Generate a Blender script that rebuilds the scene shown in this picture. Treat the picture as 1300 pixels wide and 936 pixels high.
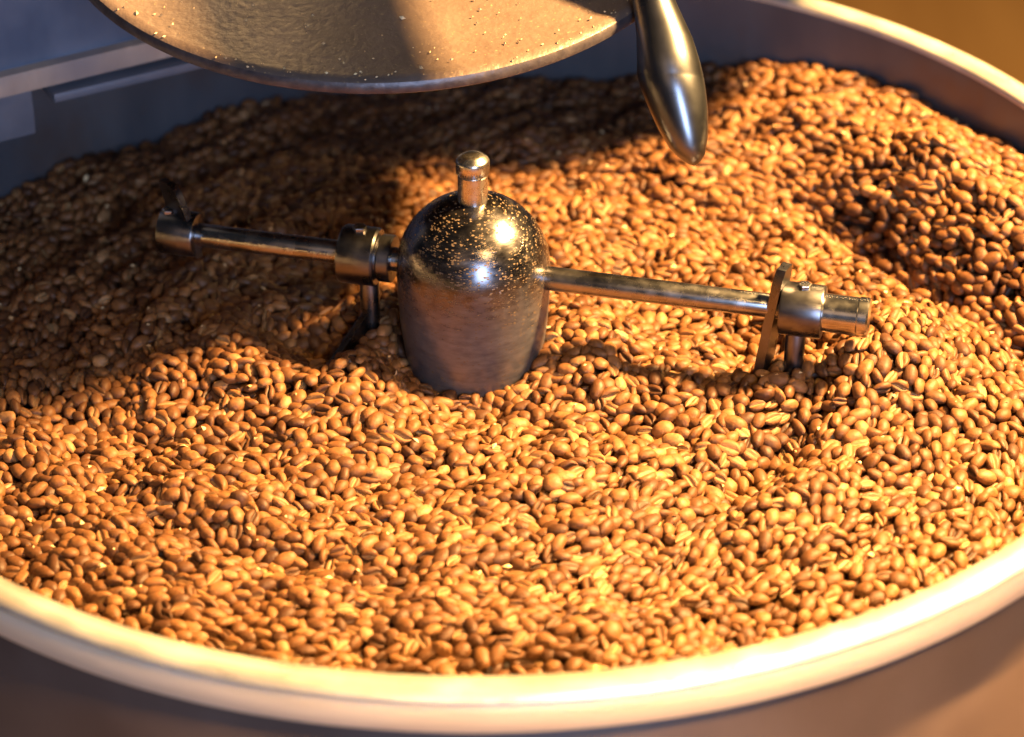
import bpy, bmesh, math, random
import numpy as np
from mathutils import Vector, Matrix

random.seed(7)
rng = np.random.default_rng(11)
rad = math.radians
for o in list(bpy.data.objects):
    bpy.data.objects.remove(o)
S = bpy.context.scene
COL = S.collection

# ------------------------------------------------------------------ camera
R = 0.28                                   # inner radius of the tray's lip, metres
ELEV = rad(32.3)
FPX, PX, PY = 3500.0, 650.0, 423.0         # focal length and principal point in photo pixels
DIST = 3.92 * R
TGT = Vector((0.045 * R, -0.241 * R, 0.0))
CAM = TGT + Vector((0, -DIST * math.cos(ELEV), DIST * math.sin(ELEV)))
cam_d = bpy.data.cameras.new('camera')
cam = bpy.data.objects.new('camera', cam_d)
COL.objects.link(cam)
cam.location = CAM
cam.rotation_euler = (math.pi / 2 - ELEV, 0, 0)
cam_d.sensor_width = 36
cam_d.lens = FPX * 36 / 1300
cam_d.shift_y = -45 / 1300
cam_d.clip_start, cam_d.clip_end = 0.01, 100
cam_d.dof.use_dof = True
cam_d.dof.focus_distance = 1.125
cam_d.dof.aperture_fstop = 7.5
S.camera = cam
V_R = Vector((1, 0, 0))
V_U = Vector((0, math.sin(ELEV), math.cos(ELEV)))
V_F = Vector((0, math.cos(ELEV), -math.sin(ELEV)))


def at(px, py, z):
    """the point at height z that a photo pixel looks at"""
    d = V_F + V_R * ((px - PX) / FPX) - V_U * ((py - PY) / FPX)
    return CAM + d * ((z - CAM.z) / d.z)


# ------------------------------------------------------------------ light
world = bpy.data.worlds.new('World')
S.world = world
world.use_nodes = True
bg = world.node_tree.nodes['Background']
bg.inputs[0].default_value = (0.80, 0.86, 1.0, 1)
bg.inputs[1].default_value = 0.026
HUB = Vector((-0.0036, 0, 0))


def area_light(name, loc, target, size, power, colour, size_y=None, disk=False, spread=180):
    l = bpy.data.lights.new(name, 'AREA')
    l.shape = 'DISK' if disk else 'RECTANGLE'
    l.size = size
    if not disk:
        l.size_y = size_y or size
    l.energy = power
    l.color = colour
    l.spread = rad(spread)
    o = bpy.data.objects.new(name, l)
    COL.objects.link(o)
    o.location = loc
    o.rotation_euler = (Vector(target) - Vector(loc)).to_track_quat('-Z', 'Y').to_euler()
    return o


LAMP = HUB + 0.95 * Vector((0.656, 0.066, 0.75))
area_light('warm_lamp', LAMP, (0.02, 0, -0.05), 0.10, 122, (1.0, 0.59, 0.205), disk=True)
area_light('window_light', HUB + 2.2 * Vector((0.236, -0.93, 0.30)), (0, 0, 0), 0.65, 42, (0.50, 0.66, 1.0), size_y=0.9)
area_light('front_fill', (0.36, -0.75, 0.75), (0.09, -0.30, -0.04), 0.16, 1.1, (1.0, 0.60, 0.20), disk=True, spread=31)  # added warm fill, no known source, brightens the near beans and rim
area_light('room_lamp', (-0.7, -1.9, 1.5), (0, -0.2, -0.1), 0.9, 1.6, (1.0, 0.60, 0.33), size_y=0.9)
area_light('floor_fill', (0.9, 2.3, 1.5), (0.7, 2.0, -0.85), 0.3, 20, (1.0, 0.62, 0.24), disk=True)  # added warm fill that lights the floor behind the tray
S.view_settings.view_transform = 'Standard'
S.view_settings.look = 'None'
S.view_settings.exposure = 0.0
S.view_settings.gamma = 1.0
S.render.engine = 'CYCLES'
S.cycles.max_bounces = 8
S.cycles.use_denoising = True


# ------------------------------------------------------------------ helpers
def tag(o, label=None, cat=None, group=None, kind=None):
    if label: o['label'] = label
    if cat: o['category'] = cat
    if group: o['group'] = group
    if kind: o['kind'] = kind
    return o


def link(name, me, mat, parent=None, smooth=True):
    o = bpy.data.objects.new(name, me)
    COL.objects.link(o)
    if mat and not me.materials:
        me.materials.append(mat)
    if smooth:
        me.polygons.foreach_set('use_smooth', [True] * len(me.polygons))
    if parent:
        o.parent = parent
        o.matrix_parent_inverse = Matrix.Translation(parent.location).inverted()
    return o


def from_bm(name, bm, mat, parent=None, smooth=True, sharp=38):
    bmesh.ops.recalc_face_normals(bm, faces=bm.faces)
    if smooth:
        for e in bm.edges:
            if len(e.link_faces) == 2 and e.calc_face_angle(0) > rad(sharp):
                e.smooth = False
    me = bpy.data.meshes.new(name)
    bm.to_mesh(me)
    bm.free()
    return link(name, me, mat, parent, smooth)


def empty(name, loc):
    o = bpy.data.objects.new(name, None)
    COL.objects.link(o)
    o.location = loc
    return o


def lathe_bm(prof, seg=64, axis=None, origin=Vector((0, 0, 0)), closed=False):
    """prof: (r, t) pairs along the axis; r = 0 makes a pole"""
    axis = (axis or Vector((0, 0, 1))).normalized()
    q = axis.to_track_quat('Z', 'Y').to_matrix()
    bm = bmesh.new()
    rings = []
    for r, t in prof:
        if r < 1e-7:
            rings.append([bm.verts.new(origin + q @ Vector((0, 0, t)))])
        else:
            rings.append([bm.verts.new(origin + q @ Vector((r * math.cos(2 * math.pi * k / seg), r * math.sin(2 * math.pi * k / seg), t))) for k in range(seg)])
    pairs = list(zip(rings[:-1], rings[1:]))
    if closed:
        pairs.append((rings[-1], rings[0]))
    for a, b in pairs:
        for k in range(seg):
            k2 = (k + 1) % seg
            if len(a) == 1 and len(b) == 1:
                continue
            if len(a) == 1:
                bm.faces.new((a[0], b[k], b[k2]))
            elif len(b) == 1:
                bm.faces.new((a[k], a[k2], b[0]))
            else:
                bm.faces.new((a[k], a[k2], b[k2], b[k]))
    return bm


def rounded_cyl(p0, p1, r, bev=0.0008, seg=48):
    d = p1 - p0
    L = d.length
    prof = [(0, 0), (r - bev, 0), (r - bev * .3, bev * .3), (r, bev), (r, L - bev), (r - bev * .3, L - bev * .3), (r - bev, L), (0, L)]
    return lathe_bm(prof, seg, d, p0)


def prism_bm(pts, thick_vec, bevel=0.0):
    """polygon pts (3-D) extruded both ways along thick_vec/2"""
    bm = bmesh.new()
    h = thick_vec * .5
    a = [bm.verts.new(p - h) for p in pts]
    b = [bm.verts.new(p + h) for p in pts]
    n = len(pts)
    bm.faces.new(a)
    bm.faces.new(b[::-1])
    for k in range(n):
        bm.faces.new((a[k], b[k], b[(k + 1) % n], a[(k + 1) % n]))
    if bevel:
        bmesh.ops.bevel(bm, geom=list(bm.edges), offset=bevel, segments=2, affect='EDGES', profile=.6)
    return bm


# ------------------------------------------------------------------ materials
class NT:
    def __init__(self, name):
        self.m = bpy.data.materials.new(name)
        self.m.use_nodes = True
        self.t = self.m.node_tree
        self.b = self.t.nodes['Principled BSDF']

    def n(self, kind, **kw):
        nd = self.t.nodes.new(kind)
        for k, v in kw.items():
            if k.startswith('i_'):
                nd.inputs[k[2:].replace('_', ' ')].default_value = v
            else:
                setattr(nd, k, v)
        return nd

    def l(self, a, b):
        self.t.links.new(a, b)

    def ramp(self, src, stops, interp='LINEAR'):
        r = self.n('ShaderNodeValToRGB')
        r.color_ramp.interpolation = interp
        while len(r.color_ramp.elements) < len(stops):
            r.color_ramp.elements.new(.5)
        for e, (p, c) in zip(r.color_ramp.elements, stops):
            e.position = p
            e.color = (*c, 1) if len(c) == 3 else c
        self.l(src, r.inputs[0])
        return r.outputs[0]

    def coord(self, scale=(1, 1, 1), kind='Object'):
        c = self.n('ShaderNodeTexCoord')
        m = self.n('ShaderNodeMapping')
        m.inputs['Scale'].default_value = scale
        self.l(c.outputs[kind], m.inputs[0])
        return m.outputs[0]

    def noise(self, vec, scale, detail=4, rough=.55):
        x = self.n('ShaderNodeTexNoise')
        x.inputs['Scale'].default_value = scale
        x.inputs['Detail'].default_value = detail
        x.inputs['Roughness'].default_value = rough
        self.l(vec, x.inputs['Vector'])
        return x.outputs['Fac']

    def mix(self, fac, a, b):
        x = self.n('ShaderNodeMix', data_type='RGBA')
        for s, v in ((x.inputs[0], fac), (x.inputs[6], a), (x.inputs[7], b)):
            if hasattr(v, 'links'):
                self.l(v, s)
            else:
                s.default_value = v if isinstance(v, (int, float)) else (*v, 1)
        return x.outputs[2]

    def math(self, op, a, b=None):
        x = self.n('ShaderNodeMath', operation=op)
        for s, v in zip(x.inputs, (a, b)):
            if v is None: continue
            if hasattr(v, 'links'): self.l(v, s)
            else: s.default_value = v
        return x.outputs[0]

    def bump(self, h, strength=.3, dist=.001):
        x = self.n('ShaderNodeBump')
        x.inputs['Strength'].default_value = strength
        x.inputs['Distance'].default_value = dist
        self.l(h, x.inputs['Height'])
        self.l(x.outputs[0], self.b.inputs['Normal'])

    def set(self, **kw):
        for k, v in kw.items():
            s = self.b.inputs[k.replace('_', ' ')]
            if hasattr(v, 'links'): self.l(v, s)
            else: s.default_value = (*v, 1) if isinstance(v, tuple) and len(v) == 3 else v


def steel(name, lo, hi, rough=(.2, .35), metal=1.0, stretch=(1, 1, 1), scale=60, bump=.05, stain=None):
    t = NT(name)
    v = t.coord(stretch)
    n1 = t.noise(v, scale, 5)
    n2 = t.noise(t.coord(), 14, 4)
    c = t.ramp(n1, [(.3, lo), (.7, hi)])
    if stain:
        f = t.ramp(n2, [(.50, (0, 0, 0)), (.72, (1, 1, 1))])
        c = t.mix(f, c, stain)
    r = t.n('ShaderNodeMapRange')
    t.l(n1, r.inputs[0])
    r.inputs[1].default_value, r.inputs[2].default_value = .3, .7
    r.inputs[3].default_value, r.inputs[4].default_value = rough
    t.set(Base_Color=c, Metallic=metal, Roughness=r.outputs[0])
    t.bump(n1, bump, .0005)
    return t.m


M = {}
M['rim'] = steel('rim_steel', (.62, .58, .53), (.76, .72, .66), (.26, .46), .7, (1, 1, 5), 55, .06, stain=(.50, .43, .35))
M['band'] = steel('band_warm_light_tint', (.62, .47, .33), (.70, .54, .39), (.38, .5), .12, (1, 1, 8), 30, .04)  # tan base colour carries the warm light reflected in the band
M['wall'] = steel('tray_wall_steel', (.075, .083, .105), (.115, .12, .138), (.34, .5), .5, (1, 1, .3), 25, .08, stain=(.10, .07, .058))
M['drum'] = steel('drum_paint', (.062, .038, .030), (.085, .054, .043), (.4, .55), .0, (1, 1, 1), 20, .03)
M['arm'] = steel('arm_steel', (.26, .255, .26), (.40, .385, .38), (.2, .34), 1, (1, 1, 1), 120, .06)
M['collar'] = steel('collar_steel', (.11, .108, .118), (.19, .185, .195), (.24, .38), 1, (1, 1, 1), 90, .06)
M['end'] = steel('bright_steel', (.46, .45, .44), (.62, .60, .58), (.16, .28), 1, (1, 1, 1), 140, .05)
M['pin'] = steel('pin_steel', (.55, .53, .50), (.70, .67, .63), (.2, .34), 1, (1, 1, 1), 200, .08)
M['handle'] = steel('handle_chrome', (.15, .155, .172), (.19, .195, .212), (.24, .34), 1, (1, 1, 1), 40, .01)
M['panel'] = steel('panel_paint', (.075, .10, .155), (.10, .13, .195), (.32, .5), .15, (3, 3, .6), 18, .05, stain=(.15, .175, .235))
M['rust'] = steel('rusty_bar', (.34, .24, .18), (.50, .37, .29), (.5, .75), .1, (4, 4, 1), 22, .3, stain=(.24, .19, .18))
M['bracket'] = steel('bracket_iron', (.11, .125, .165), (.18, .19, .23), (.4, .6), .4, (1, 1, 1), 30, .2)

# hub: dark polished steel with scratches that run round it and flecks of chaff dust
t = NT('hub_steel')
v = t.coord((1, 1, 3))
n1 = t.noise(v, 150, 6, .6)
obj = t.coord()
vor = t.n('ShaderNodeTexVoronoi')
vm = t.n('ShaderNodeMapping')
vm.inputs['Scale'].default_value = (1, 1, 2.6)
t.l(obj, vm.inputs[0])
t.l(vm.outputs[0], vor.inputs['Vector'])
vor.inputs['Scale'].default_value = 820
big = t.noise(obj, 120, 3)
sep = t.n('ShaderNodeSeparateXYZ')
t.l(obj, sep.inputs[0])
hgt = t.n('ShaderNodeMapRange')
t.l(sep.outputs[2], hgt.inputs[0])
hgt.inputs[1].default_value, hgt.inputs[2].default_value = -.035, .02
hgt.inputs[3].default_value, hgt.inputs[4].default_value = .10, .50
cell = t.n('ShaderNodeSeparateColor')
t.l(vor.outputs['Color'], cell.inputs[0])
pick = t.math('LESS_THAN', cell.outputs[0], hgt.outputs[0])
near = t.math('LESS_THAN', vor.outputs['Distance'], t.math('MULTIPLY', cell.outputs[1], .68))
fleck = t.math('MULTIPLY', t.math('MULTIPLY', pick, near), t.math('GREATER_THAN', big, .43))
base = t.ramp(n1, [(.3, (.105, .10, .112)), (.7, (.18, .17, .182))])
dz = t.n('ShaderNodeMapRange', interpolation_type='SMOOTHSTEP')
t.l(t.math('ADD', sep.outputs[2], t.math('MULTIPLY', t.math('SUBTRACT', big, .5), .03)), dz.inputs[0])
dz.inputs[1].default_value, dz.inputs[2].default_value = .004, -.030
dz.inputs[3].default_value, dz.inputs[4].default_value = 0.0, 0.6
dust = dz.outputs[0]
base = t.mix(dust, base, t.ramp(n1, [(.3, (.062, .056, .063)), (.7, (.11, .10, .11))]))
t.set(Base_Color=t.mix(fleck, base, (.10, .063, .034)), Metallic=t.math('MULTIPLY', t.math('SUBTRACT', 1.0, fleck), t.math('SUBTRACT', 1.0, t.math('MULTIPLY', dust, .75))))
rr = t.n('ShaderNodeMapRange')
t.l(n1, rr.inputs[0])
rr.inputs[1].default_value, rr.inputs[2].default_value = .3, .7
rr.inputs[3].default_value, rr.inputs[4].default_value = .18, .31
t.set(Roughness=t.math('MAXIMUM', t.math('ADD', rr.outputs[0], t.math('MULTIPLY', dust, .16)), t.math('MULTIPLY', fleck, .7)))
t.bump(t.math('ADD', t.math('MULTIPLY', n1, .12), fleck), .22, .0005)
M['hub'] = t.m

# cast plate: hammered brownish iron under a film of coffee dust
t = NT('cast_plate')
v = t.coord()
n1 = t.noise(v, 320, 3, .5)
n2 = t.noise(v, 26, 5, .6)
n3 = t.noise(v, 700, 2, .5)
c = t.ramp(n2, [(.3, (.105, .073, .060)), (.6, (.15, .107, .088)), (.8, (.20, .148, .12))])
spk = t.ramp(n3, [(.66, (0, 0, 0)), (.72, (1, 1, 1))])
t.set(Base_Color=t.mix(spk, c, (.26, .185, .11)), Metallic=.25, Roughness=t.ramp(n1, [(.3, (.36,) * 3), (.7, (.52,) * 3)]))
t.bump(n1, .4, .0012)
M['plate'] = t.m
t = NT('plate_edge')
v = t.coord()
n1 = t.noise(v, 200, 4)
t.set(Base_Color=t.ramp(n1, [(.3, (.06, .05, .054)), (.7, (.12, .10, .10))]), Metallic=.6, Roughness=.42)
t.bump(n1, .4, .0008)
M['plate_edge'] = t.m
t = NT('chaff')
oi = t.n('ShaderNodeNewGeometry')
t.set(Base_Color=t.ramp(oi.outputs['Random Per Island'], [(0, (.45, .27, .12)), (1, (.72, .54, .30))]), Roughness=.7)
M['chaff'] = t.m

# roasted bean
t = NT('roasted_bean')
at_t = t.n('ShaderNodeAttribute', attribute_name='tint')
at_c = t.n('ShaderNodeAttribute', attribute_name='crease')
oi = t.n('ShaderNodeObjectInfo')
oic = t.n('ShaderNodeSeparateColor')
t.l(oi.outputs['Color'], oic.inputs[0])
tint = t.math('ADD', at_t.outputs['Fac'], oic.outputs[0])
v = t.coord()
n1 = t.noise(v, 380, 4, .6)
n2 = t.noise(v, 1500, 3, .6)
c = t.ramp(tint, [(0, (.050, .018, .007)), (.15, (.085, .032, .0105)), (.5, (.145, .058, .018)), (.82, (.205, .086, .028)), (.96, (.25, .112, .040)), (1, (.36, .19, .08))])
dark = t.mix(t.ramp(n1, [(.35, (1, 1, 1)), (.68, (0, 0, 0))]), c, (.055, .021, .008))
c2 = t.mix(.55, c, dark)
cr = t.mix(t.math('GREATER_THAN', tint, .45), (.022, .009, .004), (.30, .185, .085))
c3 = t.mix(t.math('MULTIPLY', at_c.outputs['Fac'], .8), c2, cr)
t.set(Base_Color=c3, Roughness=t.ramp(n1, [(.3, (.44,) * 3), (.7, (.62,) * 3)]))
t.b.inputs['Specular IOR Level'].default_value = .30
t.bump(t.math('ADD', n1, t.math('MULTIPLY', n2, .5)), .45, .0006)
M['bean'] = t.m
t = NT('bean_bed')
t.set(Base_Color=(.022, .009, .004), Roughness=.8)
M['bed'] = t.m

# floor of the room, out of focus behind and below
t = NT('floor_wood')
v = t.coord((1, .12, 1))
n1 = t.noise(v, 9, 5)
t.set(Base_Color=t.ramp(n1, [(.3, (.26, .135, .035)), (.7, (.36, .20, .06))]), Roughness=.5)
t.bump(n1, .1, .002)
M['floor'] = t.m

# ------------------------------------------------------------------ the setting
bm = bmesh.new()
bmesh.ops.create_grid(bm, x_segments=2, y_segments=2, size=5)
fl = from_bm('floor', bm, M['floor'], smooth=False)
fl.location = (0, 3, -0.85)
tag(fl, kind='structure')

# ------------------------------------------------------------------ cooling tray
tray = empty('cooling_tray', (0, 0, -0.12))
tag(tray, 'round stainless steel cooling tray with polished rolled rim, full of coffee beans', 'cooling tray')
LIPW, BAND = 0.0125, 0.0165
# rolled lip: flat crown with rounded shoulders
lip = [(R, -0.004), (R + .0003, -.0012), (R + .0012, 0), (R + LIPW - .004, .0004), (R + LIPW - .0012, -.0004), (R + LIPW, -.002),
       (R + LIPW - .0008, -.0036), (R + .004, -.0045)]
from_bm('rim', lathe_bm(lip, 256, closed=True), M['rim'], tray, sharp=60)
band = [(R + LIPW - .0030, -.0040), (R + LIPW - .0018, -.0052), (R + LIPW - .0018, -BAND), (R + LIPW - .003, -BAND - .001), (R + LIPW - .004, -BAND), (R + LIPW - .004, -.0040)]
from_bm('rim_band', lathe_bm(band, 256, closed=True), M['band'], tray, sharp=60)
wall = [(R, -.0035), (R - .0004, -.006), (R - .0008, -.118), (R + .0022, -.118), (R + .0025, -.0048)]
from_bm('side_wall', lathe_bm(wall, 256, closed=True), M['wall'], tray, sharp=60)
drum = [(R + .003, -.010), (R + .0045, -.012), (R + .0045, -.30), (R + .003, -.30)]
from_bm('drum', lathe_bm(drum, 512, closed=True), M['drum'], tray, sharp=60)
bot = [(0, -.118), (R + .002, -.1181), (R + .002, -.121), (0, -.121)]
from_bm('tray_bottom', lathe_bm(bot, 96), M['wall'], tray, sharp=60)

# ------------------------------------------------------------------ hub with its arms
ZA = -0.0105
HR = 0.0323
hub = empty('stirrer', (HUB.x, 0, -0.118))
tag(hub, 'rotating stirrer with dark domed steel hub, two rod arms and paddles in the beans', 'stirrer')
prof = [(0.024, -.116), (0.0255, -.08), (.0272, -.065), (.0296, -.050), (.0314, -.035), (HR, -.020), (HR, -.009)]
for k in range(1, 15):
    a = math.pi / 2 * k / 15
    prof.append((HR * math.cos(a), -.009 + HR * math.sin(a)))
prof.append((0, -.009 + HR))
o = from_bm('hub_dome', lathe_bm([(r, z) for r, z in prof], 96), M['hub'], hub, sharp=80)
o.location = (HUB.x, 0, 0)
o.matrix_parent_inverse = Matrix.Translation(hub.location).inverted()
zt = -.009 + HR
pin = from_bm('pin', lathe_bm([(0, zt - .004), (.0062, zt - .004), (.0062, zt + .0115), (.0055, zt + .0123), (0, zt + .0123)], 48, origin=Vector((HUB.x, 0, 0))), M['pin'], hub)
# knurled cap
bm = bmesh.new()
seg = 72
capz = [(zt + .0118, .0060), (zt + .0124, .0067), (zt + .0178, .0068), (zt + .0188, .0064), (zt + .0193, .0052), (zt + .0200, .0048), (zt + .0207, .0030), (zt + .0209, 0)]
rings = []
for i, (z, r) in enumerate(capz):
    if r == 0:
        rings.append([bm.verts.new((HUB.x, 0, z))])
        continue
    kn = .00022 if i in (1, 2) else 0
    rings.append([bm.verts.new((HUB.x + (r + kn * (-1) ** k) * math.cos(2 * math.pi * k / seg), (r + kn * (-1) ** k) * math.sin(2 * math.pi * k / seg), z)) for k in range(seg)])
bm.faces.new(rings[0][::-1])
for a, b in zip(rings[:-1], rings[1:]):
    for k in range(seg):
        k2 = (k + 1) % seg
        bm.faces.new((a[k], a[k2], b[k2], b[k]) if len(b) > 1 else (a[k], a[k2], b[0]))
from_bm('pin_cap', bm, M['pin'], pin, sharp=50)


def ap(px):
    """point on the arm's axis seen at photo column px"""
    return at(px, 298 + (px - 250) * (388 - 298) / 725.0, ZA)


ADIR = (ap(975) - ap(250)).normalized()
SIDE = ADIR.cross(Vector((0, 0, 1))).normalized()
UP = Vector((0, 0, 1))
# arm with one paddle near the hub and one at its end
arm = from_bm('arm', rounded_cyl(ap(520), ap(238), .0051), M['arm'], hub)
from_bm('flange', lathe_bm([(0, 0), (.0098, 0), (.0102, .0004), (.0102, .0052), (.0092, .0060), (.0092, .0072), (0, .0072)], 48, -ADIR, ap(500)), M['collar'], arm)
c0 = ap(481)
col1 = from_bm('collar', lathe_bm([(0, 0), (.0118, 0), (.0126, .0009), (.0126, .0148), (.0119, .0160), (0, .0160)], 56, -ADIR, c0), M['collar'], arm)
from_bm('set_screw', rounded_cyl(c0 - ADIR * .008 + UP * .0118, c0 - ADIR * .008 + UP * .0142, .0030, .0004, 6), M['arm'], col1, smooth=False)
sh0 = ap(468)
SHAFT1 = sh0
shaft = from_bm('paddle_shaft', rounded_cyl(sh0 - UP * .010, sh0 - UP * .060, .0042), M['collar'], arm)
b1 = at(417, 470, -.052)
w = (b1 - sh0); w.z = 0
wd = w.normalized()
pp = [sh0 - UP * .026 + wd * .003, sh0 - UP * .062 + wd * .003, b1 - UP * .016, b1 + UP * .0015, b1 - wd * .003 + UP * .0032]
from_bm('blade', prism_bm(pp, wd.cross(UP) * .003, .0004), M['collar'], arm, smooth=False)
# end paddle: upright plate with a curled tip
e0 = ap(240)


def blade(name, foot, top, width, thick, wdir, lean, mat, parent, n=12, taper=.65, curl=.004):
    """upright plate, slightly bowed, narrower at the top"""
    bm = bmesh.new()
    nrm = wdir.cross(UP).normalized()
    rows = []
    for i in range(n + 1):
        s = i / n
        c = foot.lerp(top, s) + lean * (s * s * curl)
        wv = wdir * (width * .5 * (1 - (1 - taper) * s) * (1 if s < .9 else (1 - ((s - .9) / .1) ** 2 * .35)))
        tv = nrm * thick * .5
        rows.append([bm.verts.new(c + a * wv + b * tv) for a, b in ((-1, -1), (1, -1), (1, 1), (-1, 1))])
    for a, b in zip(rows[:-1], rows[1:]):
        for k in range(4):
            bm.faces.new((a[k], a[(k + 1) % 4], b[(k + 1) % 4], b[k]))
    bm.faces.new(rows[0][::-1])
    bm.faces.new(rows[-1])
    ed = [e for e in bm.edges if len(e.link_faces) == 2 and e.calc_face_angle(0) > .5]
    bmesh.ops.bevel(bm, geom=ed, offset=thick * .22, segments=2, affect='EDGES', profile=.6)
    return from_bm(name, bm, mat, parent, sharp=60)


cl2 = from_bm('collar', rounded_cyl(ap(252), ap(206), .0098, .001), M['collar'], arm)
from_bm('set_screw', rounded_cyl(ap(216) + UP * .009, ap(216) + UP * .0112, .0028, .0004, 6), M['arm'], cl2, smooth=False)
blade('blade', e0 - UP * .0085 - ADIR * .001, e0 + UP * .0245 - ADIR * .004, .017, .0032, (SIDE * .55 + ADIR * .85).normalized(), -ADIR, M['collar'], arm)

arm2 = from_bm('arm', rounded_cyl(ap(680), ap(1000), .0051), M['arm'], hub)
col3 = from_bm('collar', rounded_cyl(ap(992), ap(1046), .0112, .0009, 64), M['collar'], arm2)
from_bm('arm_end', lathe_bm([(0, 0), (.0080, 0), (.0080, .0145), (.0084, .0150), (.0084, .0185), (.0078, .0192), (0, .0192)], 56, ADIR, ap(1044)), M['end'], arm2)
e1 = ap(979)
PFOOT = e1 - UP * .050 - ADIR * .004
blade('blade', PFOOT, e1 + UP * .0195 + ADIR * .0035, .013, .0040, (SIDE * .97 - ADIR * .25).normalized(), ADIR, M['collar'], arm2, curl=.001, taper=.8)
sh1 = ap(1012)
from_bm('set_screw', rounded_cyl(ap(1020) + UP * .0104, ap(1020) + UP * .0126, .0028, .0004, 6), M['arm'], col3, smooth=False)
from_bm('paddle_shaft', rounded_cyl(sh1 - UP * .010, sh1 - UP * .062, .0042), M['collar'], arm2)
fp = sh1 + SIDE * .010
pp = [fp - UP * .028 - ADIR * .012, fp - UP * .066 - ADIR * .014, fp - UP * .066 + ADIR * .010, fp - UP * .036 + ADIR * .010]
from_bm('blade', prism_bm(pp, SIDE * .003, .0004), M['collar'], arm2, smooth=False)

# ------------------------------------------------------------------ chute plate over the tray
PT = rad(10)
PR = 0.145
pc_edge = at(468, 109, 0.077)
PZ = Vector((0, -math.sin(PT), math.cos(PT)))          # plate normal, leaning towards the tray's front
PY_ = Vector((0, math.cos(PT), math.sin(PT)))
PC = pc_edge + PY_ * PR
chute = empty('chute_plate', PC)
tag(chute, 'round brown cast iron chute plate dusted with chaff above the tray', 'chute plate')
q = PZ
top = [(0, -.0010), (PR * .5, -.0006), (PR - .012, .0000), (PR - .006, .0012), (PR - .003, .0014), (PR - .0012, .0004)]
from_bm('plate', lathe_bm(top, 160, q, PC), M['plate'], chute)
edge = [(PR - .0012, .0004), (PR, -.0012), (PR, -.0040), (PR - .0012, -.0052), (0, -.0052)]
from_bm('plate_edge', lathe_bm(edge, 160, q, PC), M['plate_edge'], chute)
# chaff flakes
bm = bmesh.new()
PXv = Vector((1, 0, 0))
for i in range(260):
    r_ = PR * math.sqrt(random.random()) * .985
    if random.random() < .25: r_ = PR * random.uniform(.95, .99)
    a_ = random.uniform(math.pi, 2 * math.pi)
    c = PC + PXv * r_ * math.cos(a_) + PY_ * r_ * math.sin(a_) + PZ * (.0012 if r_ > PR - .012 else .0003)
    s_ = random.uniform(.00025, .0007) * (2.0 if random.random() < .05 else 1)
    b_ = random.uniform(0, math.pi)
    u = PXv * math.cos(b_) + PY_ * math.sin(b_)
    w_ = PZ.cross(u)
    k5 = [c + u * s_ * 1.5 + PZ * .0004, c + w_ * s_ * .8 + PZ * .0001, c - u * s_ * 1.2 + PZ * .0005, c - w_ * s_ * .7 + PZ * .0002]
    tp = bm.verts.new(c + PZ * (.0006 + s_ * .5))
    vs = [bm.verts.new(p) for p in k5]
    for k in range(4):
        bm.faces.new((vs[k], vs[(k + 1) % 4], tp))
ch = from_bm('chaff', bm, M['chaff'], chute, smooth=False)
ch['kind'] = 'stuff'

# ------------------------------------------------------------------ door lever with teardrop handle
HZ = 0.035
tip = at(881, 211, HZ)
sc_ = FPX / (tip - CAM).dot(V_F)
hx = lambda px: (px - 881) / sc_
GT = rad(34)
GA = Vector((0, math.sin(GT), math.cos(GT)))
hz = lambda py: (211 - py) / (sc_ * GA.dot(V_U))
hp = lambda px, py: tip + V_R * hx(px) + GA * hz(py)
GB = Vector((0, math.cos(GT), -math.sin(GT)))
stations = [(211, 881, 0), (209, 880, 10), (204, 878.5, 24), (196, 876, 38), (188, 873, 47), (176, 870.5, 56), (164, 867.5, 63.5), (141, 862, 74),
            (117, 856, 81), (100, 852, 84), (97.5, 851.5, 83.2), (95, 851, 84.2), (70, 847.5, 78), (47, 843.5, 71), (23, 837, 62), (0, 830, 55), (-30, 822, 46), (-70, 811, 38), (-120, 798, 33)]
bm = bmesh.new()
rings = []
for py, px, wpx in stations:
    c = hp(px, py)
    if wpx == 0:
        rings.append([bm.verts.new(c)])
    else:
        r_ = wpx / 2 / sc_
        rings.append([bm.verts.new(c + V_R * (r_ * math.cos(2 * math.pi * k / 48)) + GB * (r_ * math.sin(2 * math.pi * k / 48))) for k in range(48)])
for a, b in zip(rings[:-1], rings[1:]):
    for k in range(48):
        k2 = (k + 1) % 48
        bm.faces.new((a[0], b[k], b[k2]) if len(a) == 1 else (a[k], a[k2], b[k2], b[k]))
bm.faces.new(rings[-1])
lever = empty('door_lever', hp(798, -120))
tag(lever, 'polished steel lever with teardrop grip hanging beside the chute plate', 'lever')
from_bm('grip', bm, M['handle'], lever, sharp=50)
neck = hp(798, -120)

# unseen disc added above the view so its shadow falls on the beans
G_ = at(660, 112, -.058)
LC = G_ + (LAMP - G_) * ((.115 - G_.z) / (LAMP.z - G_.z))
from_bm('lever_arm', rounded_cyl(neck - GA * .004, LC, .0045, .001), M['handle'], lever)
from_bm('bean_shade_caster', lathe_bm([(0, -.010), (.064, -.010), (.068, -.006), (.068, .006), (.064, .010), (0, .010)], 64, (LAMP - LC) * .5 + Vector((0, 0, .5)), LC), M['panel'], lever)

# ------------------------------------------------------------------ roaster front over the tray
ZB = .012
f0, f1 = at(-140, 160, ZB), at(420, 24, ZB)
fd = (f1 - f0).normalized()
fn = Vector((fd.y, -fd.x, 0)).normalized()              # towards the camera
roast = empty('roaster_front', f0.lerp(f1, .4))
tag(roast, 'dark blue painted roaster front with rusty flange above the tray wall', 'roaster')


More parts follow.
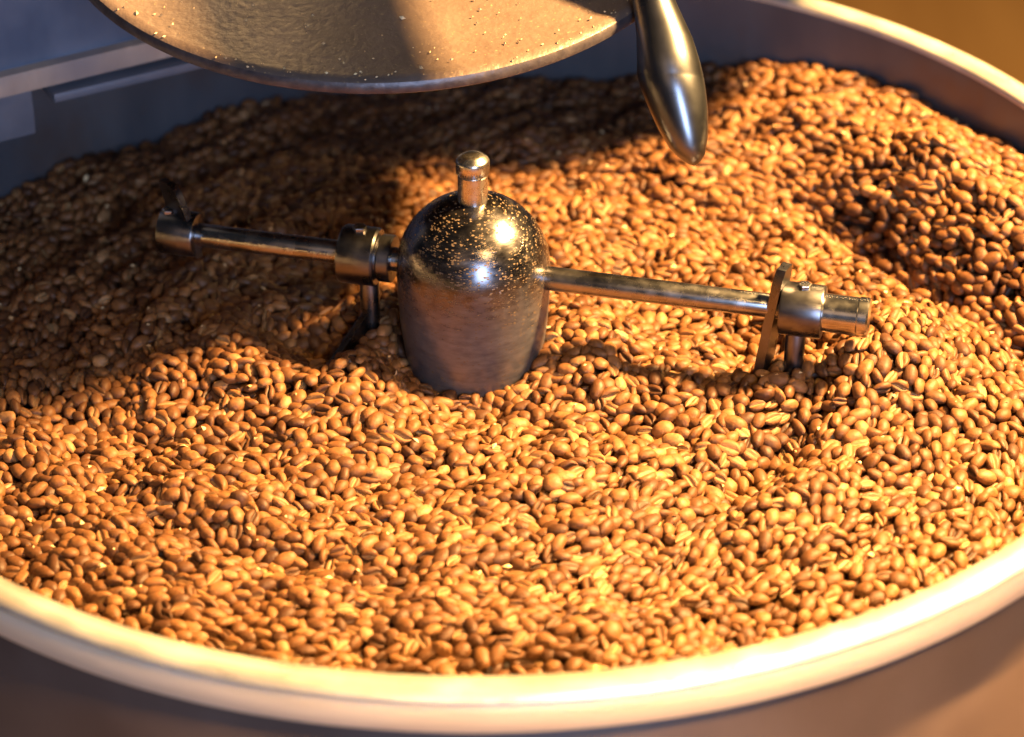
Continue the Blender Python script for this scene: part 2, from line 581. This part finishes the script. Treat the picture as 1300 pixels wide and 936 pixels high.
def slab(name, a, b, z0, z1, d0, d1, mat, parent, bev=.0012):
    bm = bmesh.new()
    vs = []
    for z in (z0, z1):
        for p, d in ((a, d0), (b, d0), (b, d1), (a, d1)):
            q_ = p + fn * d
            vs.append(bm.verts.new((q_.x, q_.y, z)))
    for f in ((0, 1, 2, 3), (4, 5, 6, 7), (0, 1, 5, 4), (1, 2, 6, 5), (2, 3, 7, 6), (3, 0, 4, 7)):
        bm.faces.new([vs[k] for k in f])
    bmesh.ops.bevel(bm, geom=list(bm.edges), offset=bev, segments=2, affect='EDGES', profile=.6)
    return from_bm(name, bm, mat, parent, sharp=50)


slab('front_panel', f0, f1, ZB + .004, .30, -.10, -.006, M['panel'], roast, .003)
slab('flange_bar', f0 - fd * .01, f1, ZB, ZB + .0105, -.098, .0, M['rust'], roast)
pa, pb = at(66, 121, .008), at(262, 75, .008)
slab('flange_plate', pa, pb, .0052, .0095, -.03, .003, M['bracket'], roast, .0008)
qa, qb = f0, at(33, 130, .0)
qb = f0 + fd * ((qb - f0).dot(fd))
slab('bracket_block', qa, qb, -.0115, ZB - .0005, -.05, -.003, M['bracket'], roast, .0015)
# unseen cylinder added above the plate to cast shade on it
def toward(p, z):
    return p + (LAMP - p) * ((z - p.z) / (LAMP.z - p.z))


sp0, sp1 = toward(at(424, 0, .095), .185), toward(at(434, 110, .08), .185)
from_bm('plate_shade_caster', rounded_cyl(sp1 + (sp0 - sp1) * 3.5, sp1 - (sp0 - sp1) * .25, .027, .004), M['panel'], roast)

# ------------------------------------------------------------------ coffee beans
RB = 0.00292


def bump2(x, y, cx, cy, sx, sy, rot=0.0):
    c, s = math.cos(rot), math.sin(rot)
    u, w_ = (x - cx) * c + (y - cy) * s, -(x - cx) * s + (y - cy) * c
    return np.exp(-(u / sx) ** 2 - (w_ / sy) ** 2)


MND = at(1150, 175, -.03)
PDL = at(1010, 450, -.05)
P1 = at(430, 450, -.055)


def bed(x, y):
    r = np.hypot(x, y)
    h = -0.053 - 0.012 * np.clip((-x + y) / .3, -.6, 1.1)
    h = h + .002 * np.sin(x * 45 + 1.3 * np.sin(y * 30)) + .0016 * np.sin(y * 61 + x * 23 + 1)
    th = np.arctan2(y, x - HUB.x)
    amp = np.clip((r - .06) / .08, 0, 1) * np.clip((.272 - r) / .03, 0, 1)
    h = h + amp * (.0020 * np.sin(r * 118 - 1.6 * th + .8 * np.sin(3 * th)) + .0013 * np.sin(r * 205 + 3 * th + 1.1))
    h = h - .010 * bump2(x, y, P1.x - .012, P1.y + .004, .040, .010, -.55) + .007 * bump2(x, y, P1.x - .02, P1.y - .028, .045, .014, -.45)
    wx, wy = x + .012 * np.sin(y * 38 + 1), y + .012 * np.sin(x * 31 + 2)
    h = h + .0016 * np.sin(wx * 88 + wy * 52) * np.sin(wy * 97 - wx * 40 + .7) + .0011 * np.sin(wx * 170 - wy * 120 + 2)
    h = h - .006 * bump2(x, y, HUB.x + .004, -.042, .024, .012)
    for cx_, cy_, ln, wd_, ro, dp in ((250, 545, .075, .009, -.25, .006), (150, 600, .06, .010, -.5, -.004), (800, 545, .040, .009, -.75, .0065), (520, 600, .045, .010, .1, .0035), (1120, 560, .055, .010, .55, .005), (870, 250, .06, .010, -.2, .005), (330, 700, .07, .012, -.15, .003)):
        c_ = at(cx_, cy_, -.05)
        h = h - dp * bump2(x, y, c_.x, c_.y, ln, wd_, ro)
    FR = at(940, 620, -.05)
    h = h - .007 * bump2(x, y, FR.x, FR.y, .050, .012, .9) + .006 * bump2(x, y, FR.x + .03, FR.y - .012, .05, .014, .9)
    # bank ploughed up against the wall, its steep face towards the hub
    fa, fb = at(1075, 292, -.055), at(1300, 436, -.055)
    nx, ny = -(fb.y - fa.y), (fb.x - fa.x)
    nl = math.hypot(nx, ny)
    sd = ((x - fa.x) * nx + (y - fa.y) * ny) / nl + .006 * np.sin(x * 60 + y * 35)
    al = ((x - fa.x) * (fb.x - fa.x) + (y - fa.y) * (fb.y - fa.y)) / nl
    rise = np.clip(sd / .036, 0, 1)
    rise = rise * rise * (3 - 2 * rise)
    side = 1 / (1 + np.exp(-(al + .012) / .012))
    h = h + side * (.040 * rise * np.clip(1 - .45 * (r - .235) / .045, .55, 1) - .012 * np.exp(-((sd + .006) / .016) ** 2))
    far = np.clip((y - .10) / .08, 0, 1) * np.clip((x - .055) / .11, 0, 1)
    h = h + .026 * far * (1 - side * rise)
    # beans pushed up around the paddles
    h = h + .020 * bump2(x, y, e1.x + .050, e1.y + .004, .048, .045) + .006 * bump2(x, y, e0.x + .02, e0.y - .020, .065, .035)
    h = h - .015 * bump2(x, y, PDL.x - .004, PDL.y - .004, .022, .015)
    h = h - .007 * bump2(x, y, P1.x, P1.y, .012, .018)
    # heaped beside the hub, low in front of it
    hr = np.hypot(x - HUB.x, y)
    h = h + np.where(x < HUB.x, .017, .010) * np.exp(-((hr - .045) / .02) ** 2) * np.clip(np.abs(x - HUB.x) / .045 - .25, 0, 1)
    return h


def pack(n, depth, iters=45):
    a = rng.uniform(0, 2 * np.pi, n)
    r = np.sqrt(rng.uniform(0, 1, n)) * (R - RB)
    P = np.stack([r * np.cos(a), r * np.sin(a), np.zeros(n)], 1)
    off = rng.uniform(0, 1, n)
    cap = -np.abs(rng.normal(0, .0010, n)) + .0006
    P[:, 2] = bed(P[:, 0], P[:, 1]) - off * depth
    obst = [(Vector((SHAFT1.x, SHAFT1.y, 0)), .0045), (Vector((PFOOT.x, PFOOT.y, 0)), .006), (Vector((sh1.x, sh1.y, 0)), .0048), (Vector((e0.x, e0.y, 0)), .007)]
    for s in np.linspace(.15, 1, 6):
        v_ = SHAFT1.lerp(b1, float(s))
        obst.append((Vector((v_.x, v_.y, 0)), .002))
    cs = 2 * RB
    for it in range(iters):
        key = np.floor((P + np.array([.3, .3, .15])) / cs).astype(np.int64)
        dims = np.array([110, 110, 36])
        key = np.clip(key, 1, dims - 2)
        kid = (key[:, 0] * dims[1] + key[:, 1]) * dims[2] + key[:, 2]
        order = np.argsort(kid, kind='stable')
        ks = kid[order]
        start = np.searchsorted(ks, ks)
        slot = np.arange(n) - start
        tab = np.full((dims.prod(), 5), -1, np.int64)
        ok = slot < 5
        tab[ks[ok], slot[ok]] = order[ok]
        D = np.zeros_like(P)
        for dx in (-1, 0, 1):
            for dy in (-1, 0, 1):
                for dz in (-1, 0, 1):
                    nk = kid + (dx * dims[1] + dy) * dims[2] + dz
                    for s in range(5):
                        j = tab[nk, s]
                        m = np.nonzero((j >= 0) & (j != np.arange(n)))[0]
                        if not len(m): continue
                        d = P[m] - P[j[m]]
                        L = np.sqrt((d * d).sum(1)) + 1e-9
                        ov = cs * .95 - L
                        w_ = ov > 0
                        mm = m[w_]
                        D[mm] += d[w_] / L[w_, None] * (ov[w_] * .32)[:, None]
        P += np.clip(D, -.002, .002)
        # hub, wall, shafts
        hx_, hy_ = P[:, 0] - HUB.x, P[:, 1]
        hr = np.hypot(hx_, hy_) + 1e-9
        need = np.interp(P[:, 2], [-.116, -.08, -.065, -.05, -.035, -.02], [.024, .0255, .0272, .0296, .0314, HR]) + RB * .85
        k = hr < need
        P[k, 0] = HUB.x + hx_[k] / hr[k] * need[k]
        P[k, 1] = hy_[k] / hr[k] * need[k]
        rr_ = np.hypot(P[:, 0], P[:, 1])
        k = rr_ > R - .0012 - RB
        P[k, :2] *= ((R - .0012 - RB) / rr_[k])[:, None]
        for c, ro in obst:
            dx_, dy_ = P[:, 0] - c.x, P[:, 1] - c.y
            dd = np.hypot(dx_, dy_) + 1e-9
            k = dd < ro + RB * .8
            P[k, 0] = c.x + dx_[k] / dd[k] * (ro + RB * .8)
            P[k, 1] = c.y + dy_[k] / dd[k] * (ro + RB * .8)
        h = bed(P[:, 0], P[:, 1])
        P[:, 2] = np.clip(P[:, 2], h - depth * 1.25, h + cap)
        P[:, 2] += np.where(it < iters - 12, .00012, .00004)      # slight lift keeps the top layer full
        P[:, 2] = np.minimum(P[:, 2], h + cap)
    return P


NB = 20500
POS = pack(NB, .0092)
HB = bed(POS[:, 0], POS[:, 1])
depth_in = HB - POS[:, 2]


def bean_mesh(a, b, c, xs, angs, gdepth, swirl, fat):
    """xs: stations -1..1 without poles; angs: degrees from the flat side's middle"""
    V, C, F = [], [], []
    V.append((-a, 0, .0)); C.append(.3)
    for x in xs:
        prof_ = math.sqrt(max(0, 1 - abs(x) ** 2.15))
        for g in angs:
            t_ = rad(g)
            y = b * prof_ * math.sin(t_) * fat
            z = -c * prof_ * math.cos(t_)
            cr_ = 0.0
            if z < 0:
                z *= .62
                cr_ = math.exp(-(g / 13.0) ** 2) if abs(g) < 60 else 0
                z += gdepth * c * prof_ * cr_
                y += swirl * b * math.sin(math.pi * x) * max(0, math.cos(t_)) ** 2 * .5
                z += .10 * c * prof_ * math.cos(t_) * (1 - math.exp(-(g / 28.) ** 2)) * -1
            V.append((a * x * (1 if abs(x) < .97 else .995), y, z)); C.append(cr_)
    V.append((a, 0, .0)); C.append(.3)
    n = len(angs)
    for k in range(n):
        F.append((0, 1 + (k + 1) % n, 1 + k))
    for i in range(len(xs) - 1):
        for k in range(n):
            p, q_ = 1 + i * n + k, 1 + i * n + (k + 1) % n
            F.append((p, q_, q_ + n, p + n))
    last = len(V) - 1
    base_ = 1 + (len(xs) - 1) * n
    for k in range(n):
        F.append((base_ + k, base_ + (k + 1) % n, last))
    return np.array(V), np.array(C), F


ANG_HI = [0, 6, 14, 30, 58, 90, 122, 152, 180, 208, 238, 270, 302, 330, 346, 354]
ANG_HI = [g if g <= 180 else g - 360 for g in ANG_HI]
ANG_LO = [0, 60, 110, 180, -110, -60]
XS_HI = [-.96, -.80, -.52, -.18, .18, .52, .80, .96]
XS_LO = [-.9, -.4, .4, .9]
A0, B0, C0 = .00405, .0031, .00268
VR = np.random.default_rng(5)
NV = 12
VAR = [(VR.uniform(.84, 1.16), VR.uniform(.88, 1.08), VR.uniform(.82, 1.08), VR.uniform(.35, .6), VR.uniform(-.45, .45), VR.uniform(.95, 1.03)) for _ in range(NV)]


def lumpy(m):
    """uneven, wrinkled skin: low waves over the surface, one end fuller"""
    V, C, F = m
    k1, k2, k3 = VR.normal(0, 1, (3, 3))
    ph = VR.uniform(0, 6.3, 3)
    U = V / np.array([A0, B0, C0])
    w_ = .055 * np.sin(U @ k1 * 1.7 + ph[0]) + .035 * np.sin(U @ k2 * 3.4 + ph[1]) + .02 * np.sin(U @ k3 * 6 + ph[2])
    V = V * (1 + w_)[:, None]
    V[:, 1] *= 1 + VR.uniform(-.14, .14) * U[:, 0]
    V[:, 2] += VR.uniform(-.12, .12) * C0 * U[:, 0] ** 2
    return V, C, F


HI = [lumpy(bean_mesh(A0 * va, B0 * vb, C0 * vc, XS_HI, ANG_HI, g, s, f)) for va, vb, vc, g, s, f in VAR]
LO = [bean_mesh(A0 * va, B0 * vb, C0 * vc, XS_LO, ANG_LO, 0, 0, f) for va, vb, vc, g, s, f in VAR]

# orientation: long axis in the bed's surface, dragged along the stirring direction
eps = .002
hx_ = (bed(POS[:, 0] + eps, POS[:, 1]) - bed(POS[:, 0] - eps, POS[:, 1])) / (2 * eps)
hy_ = (bed(POS[:, 0], POS[:, 1] + eps) - bed(POS[:, 0], POS[:, 1] - eps)) / (2 * eps)
N = np.stack([-hx_, -hy_, np.ones(NB)], 1)
N /= np.linalg.norm(N, axis=1)[:, None]
phi = np.arctan2(POS[:, 1], POS[:, 0]) + np.pi / 2
rr_ = np.hypot(POS[:, 0], POS[:, 1])
align = np.clip((rr_ - .07) / .12, 0, 1)
wild = rng.uniform(0, 1, NB) > align * .72
phi = phi + np.where(wild, rng.uniform(0, np.pi, NB), rng.normal(.25, .42, NB))
T = np.stack([np.cos(phi), np.sin(phi), rng.normal(0, .38, NB)], 1)
T -= N * (T * N).sum(1)[:, None] * .8
T /= np.linalg.norm(T, axis=1)[:, None]
Bv = np.cross(N, T)
Bv /= np.linalg.norm(Bv, axis=1)[:, None]
Nn = np.cross(T, Bv)
u01 = rng.uniform(0, 1, NB)
roll = np.where(u01 < .55, rng.normal(0, .55, NB), np.where(u01 < .79, np.pi + rng.normal(0, .5, NB), rng.uniform(0, 2 * np.pi, NB)))
cr_, sr_ = np.cos(roll)[:, None], np.sin(roll)[:, None]
Y = Bv * cr_ + Nn * sr_
Z = -Bv * sr_ + Nn * cr_
SC = rng.normal(1.0, .105, NB).clip(.74, 1.24)
VARI = rng.integers(0, NV, NB)
TINT = rng.uniform(0, 1, NB)
ROT = np.stack([T, Y, Z], 2)                      # columns are the bean's axes

# the beans that show largest: unburied, in the picture, nearest to the lens
cv = np.array(CAM)
d = POS - cv
zc = d @ np.array(V_F)
px_ = PX + FPX * (d @ np.array(V_R)) / zc
py_ = PY - FPX * (d @ np.array(V_U)) / zc
tl = np.zeros(NB)
dirc = cv - POS
# where the sight line crosses the lip's circle and how high it is there
aa = dirc[:, 0] ** 2 + dirc[:, 1] ** 2
bb = 2 * (POS[:, 0] * dirc[:, 0] + POS[:, 1] * dirc[:, 1])
cc = rr_ ** 2 - R ** 2
tt = (-bb + np.sqrt(np.maximum(bb * bb - 4 * aa * cc, 0))) / (2 * aa)
clear = (POS[:, 2] + tt * dirc[:, 2]) > .002
cand = np.nonzero(clear & (depth_in < .0012) & (px_ > 12) & (px_ < 1288) & (py_ < 838))[0]
cand = cand[np.argsort(zc[cand])][:300]
single = np.zeros(NB, bool)
single[cand] = True

# everything else: one mass
vs_, fs_, ls_, tn_, cr_all = [], [], [], [], []
vo = 0
quads, tris = [], []
for hi, LIB in ((True, HI), (False, LO)):
    for k in range(NV):
        ids = np.nonzero(~single & (VARI == k) & ((depth_in < .0028) == hi))[0]
        V, C, F = LIB[k]
        W = np.einsum('nij,vj->nvi', ROT[ids] * SC[ids][:, None, None], V) + POS[ids][:, None, :]
        nv = len(V)
        vs_.append(W.reshape(-1, 3))
        tn_.append(np.repeat(TINT[ids], nv))
        cr_all.append(np.tile(C, len(ids)))
        offs = vo + np.arange(len(ids)) * nv
        q4 = np.array([f for f in F if len(f) == 4])
        t3 = np.array([f for f in F if len(f) == 3])
        quads.append((q4[None] + offs[:, None, None]).reshape(-1, 4))
        tris.append((t3[None] + offs[:, None, None]).reshape(-1, 3))
        vo += nv * len(ids)
VV = np.concatenate(vs_)
Q, T3 = np.concatenate(quads), np.concatenate(tris)


def np_mesh(name, VV, Q, T3, tint, crease):
    me = bpy.data.meshes.new(name)
    me.vertices.add(len(VV))
    me.vertices.foreach_set('co', VV.astype(np.float32).ravel())
    me.loops.add(Q.size + T3.size)
    me.loops.foreach_set('vertex_index', np.concatenate([Q.ravel(), T3.ravel()]).astype(np.int32))
    me.polygons.add(len(Q) + len(T3))
    me.polygons.foreach_set('loop_start', np.concatenate([np.arange(len(Q)) * 4, Q.size + np.arange(len(T3)) * 3]).astype(np.int32))
    me.polygons.foreach_set('use_smooth', np.ones(len(Q) + len(T3), bool))
    me.update(calc_edges=True)
    at1 = me.attributes.new('tint', 'FLOAT', 'POINT')
    at1.data.foreach_set('value', tint.astype(np.float32))
    at2 = me.attributes.new('crease', 'FLOAT', 'POINT')
    at2.data.foreach_set('value', crease.astype(np.float32))
    return me


me = np_mesh('coffee_beans', VV, Q, T3, np.concatenate(tn_), np.concatenate(cr_all))
mass = link('coffee_beans', me, M['bean'], smooth=False)
mass.color = (0, 0, 0, 1)
tag(mass, 'deep bed of light brown roasted coffee beans filling the cooling tray', 'coffee beans', kind='stuff')
print('bean mass tris', 2 * len(Q) + len(T3))

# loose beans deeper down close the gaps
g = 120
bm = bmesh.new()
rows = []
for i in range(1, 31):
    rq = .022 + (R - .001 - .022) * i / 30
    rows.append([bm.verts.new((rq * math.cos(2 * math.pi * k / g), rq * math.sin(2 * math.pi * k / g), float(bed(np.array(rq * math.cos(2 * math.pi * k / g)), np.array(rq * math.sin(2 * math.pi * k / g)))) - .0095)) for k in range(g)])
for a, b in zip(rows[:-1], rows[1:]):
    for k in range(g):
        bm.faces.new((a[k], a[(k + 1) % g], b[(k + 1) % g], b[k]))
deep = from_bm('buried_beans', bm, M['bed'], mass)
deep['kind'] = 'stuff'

# papery chaff shed by the beans
bm = bmesh.new()
topi = np.nonzero((depth_in < .0008) & ~single)[0]
for i in rng.choice(topi, 260, replace=False):
    c = Vector((POS[i] + N[i] * .0027).tolist())
    s_ = random.uniform(.0005, .0016)
    u = Vector((random.gauss(0, 1), random.gauss(0, 1), random.gauss(0, .35))).normalized()
    w_ = u.cross(Vector((random.gauss(0, .4), random.gauss(0, .4), 1))).normalized()
    nn = u.cross(w_) * .0004
    vs = [bm.verts.new(p) for p in (c + u * s_ * 1.5 + nn, c + w_ * s_ * .8, c - u * s_ * 1.2 + nn, c - w_ * s_ * .7)]
    tp = bm.verts.new(c - nn * .8)
    for k in range(4):
        bm.faces.new((vs[k], vs[(k + 1) % 4], tp))
cf = from_bm('chaff', bm, M['chaff'], mass, smooth=False)
cf['kind'] = 'stuff'

libs = []
for k in range(NV):
    V, C, F = HI[k]
    q4 = np.array([f for f in F if len(f) == 4]); t3 = np.array([f for f in F if len(f) == 3])
    m_ = np_mesh('coffee_bean', V, q4, t3, np.zeros(len(V)), C)
    m_.materials.append(M['bean'])
    libs.append(m_)
for i in cand:
    o = bpy.data.objects.new('coffee_bean', libs[VARI[i]])
    COL.objects.link(o)
    mt = Matrix(ROT[i].tolist()).to_4x4()
    o.matrix_world = Matrix.Translation(Vector(POS[i].tolist())) @ mt @ Matrix.Scale(float(SC[i]), 4)
    o.color = (float(TINT[i]), 0, 0, 1)
    seam = float(Z[i] @ (cv - POS[i]) / np.linalg.norm(cv - POS[i])) < -.35
    tone = ('dark brown', 'chestnut brown', 'caramel brown', 'pale tan')[int(np.searchsorted([.22, .55, .9], TINT[i]))]
    where = 'touching the tray rim' if rr_[i] > R - .012 else ('one row in from the tray rim' if rr_[i] > R - .026 else 'a little way in from the rim')
    tag(o, ('%s coffee bean %s, creased flat side up' if seam else '%s coffee bean %s, smooth rounded back up') % (tone, where),
        'coffee bean', 'loose beans on top of the bed along the tray rim')
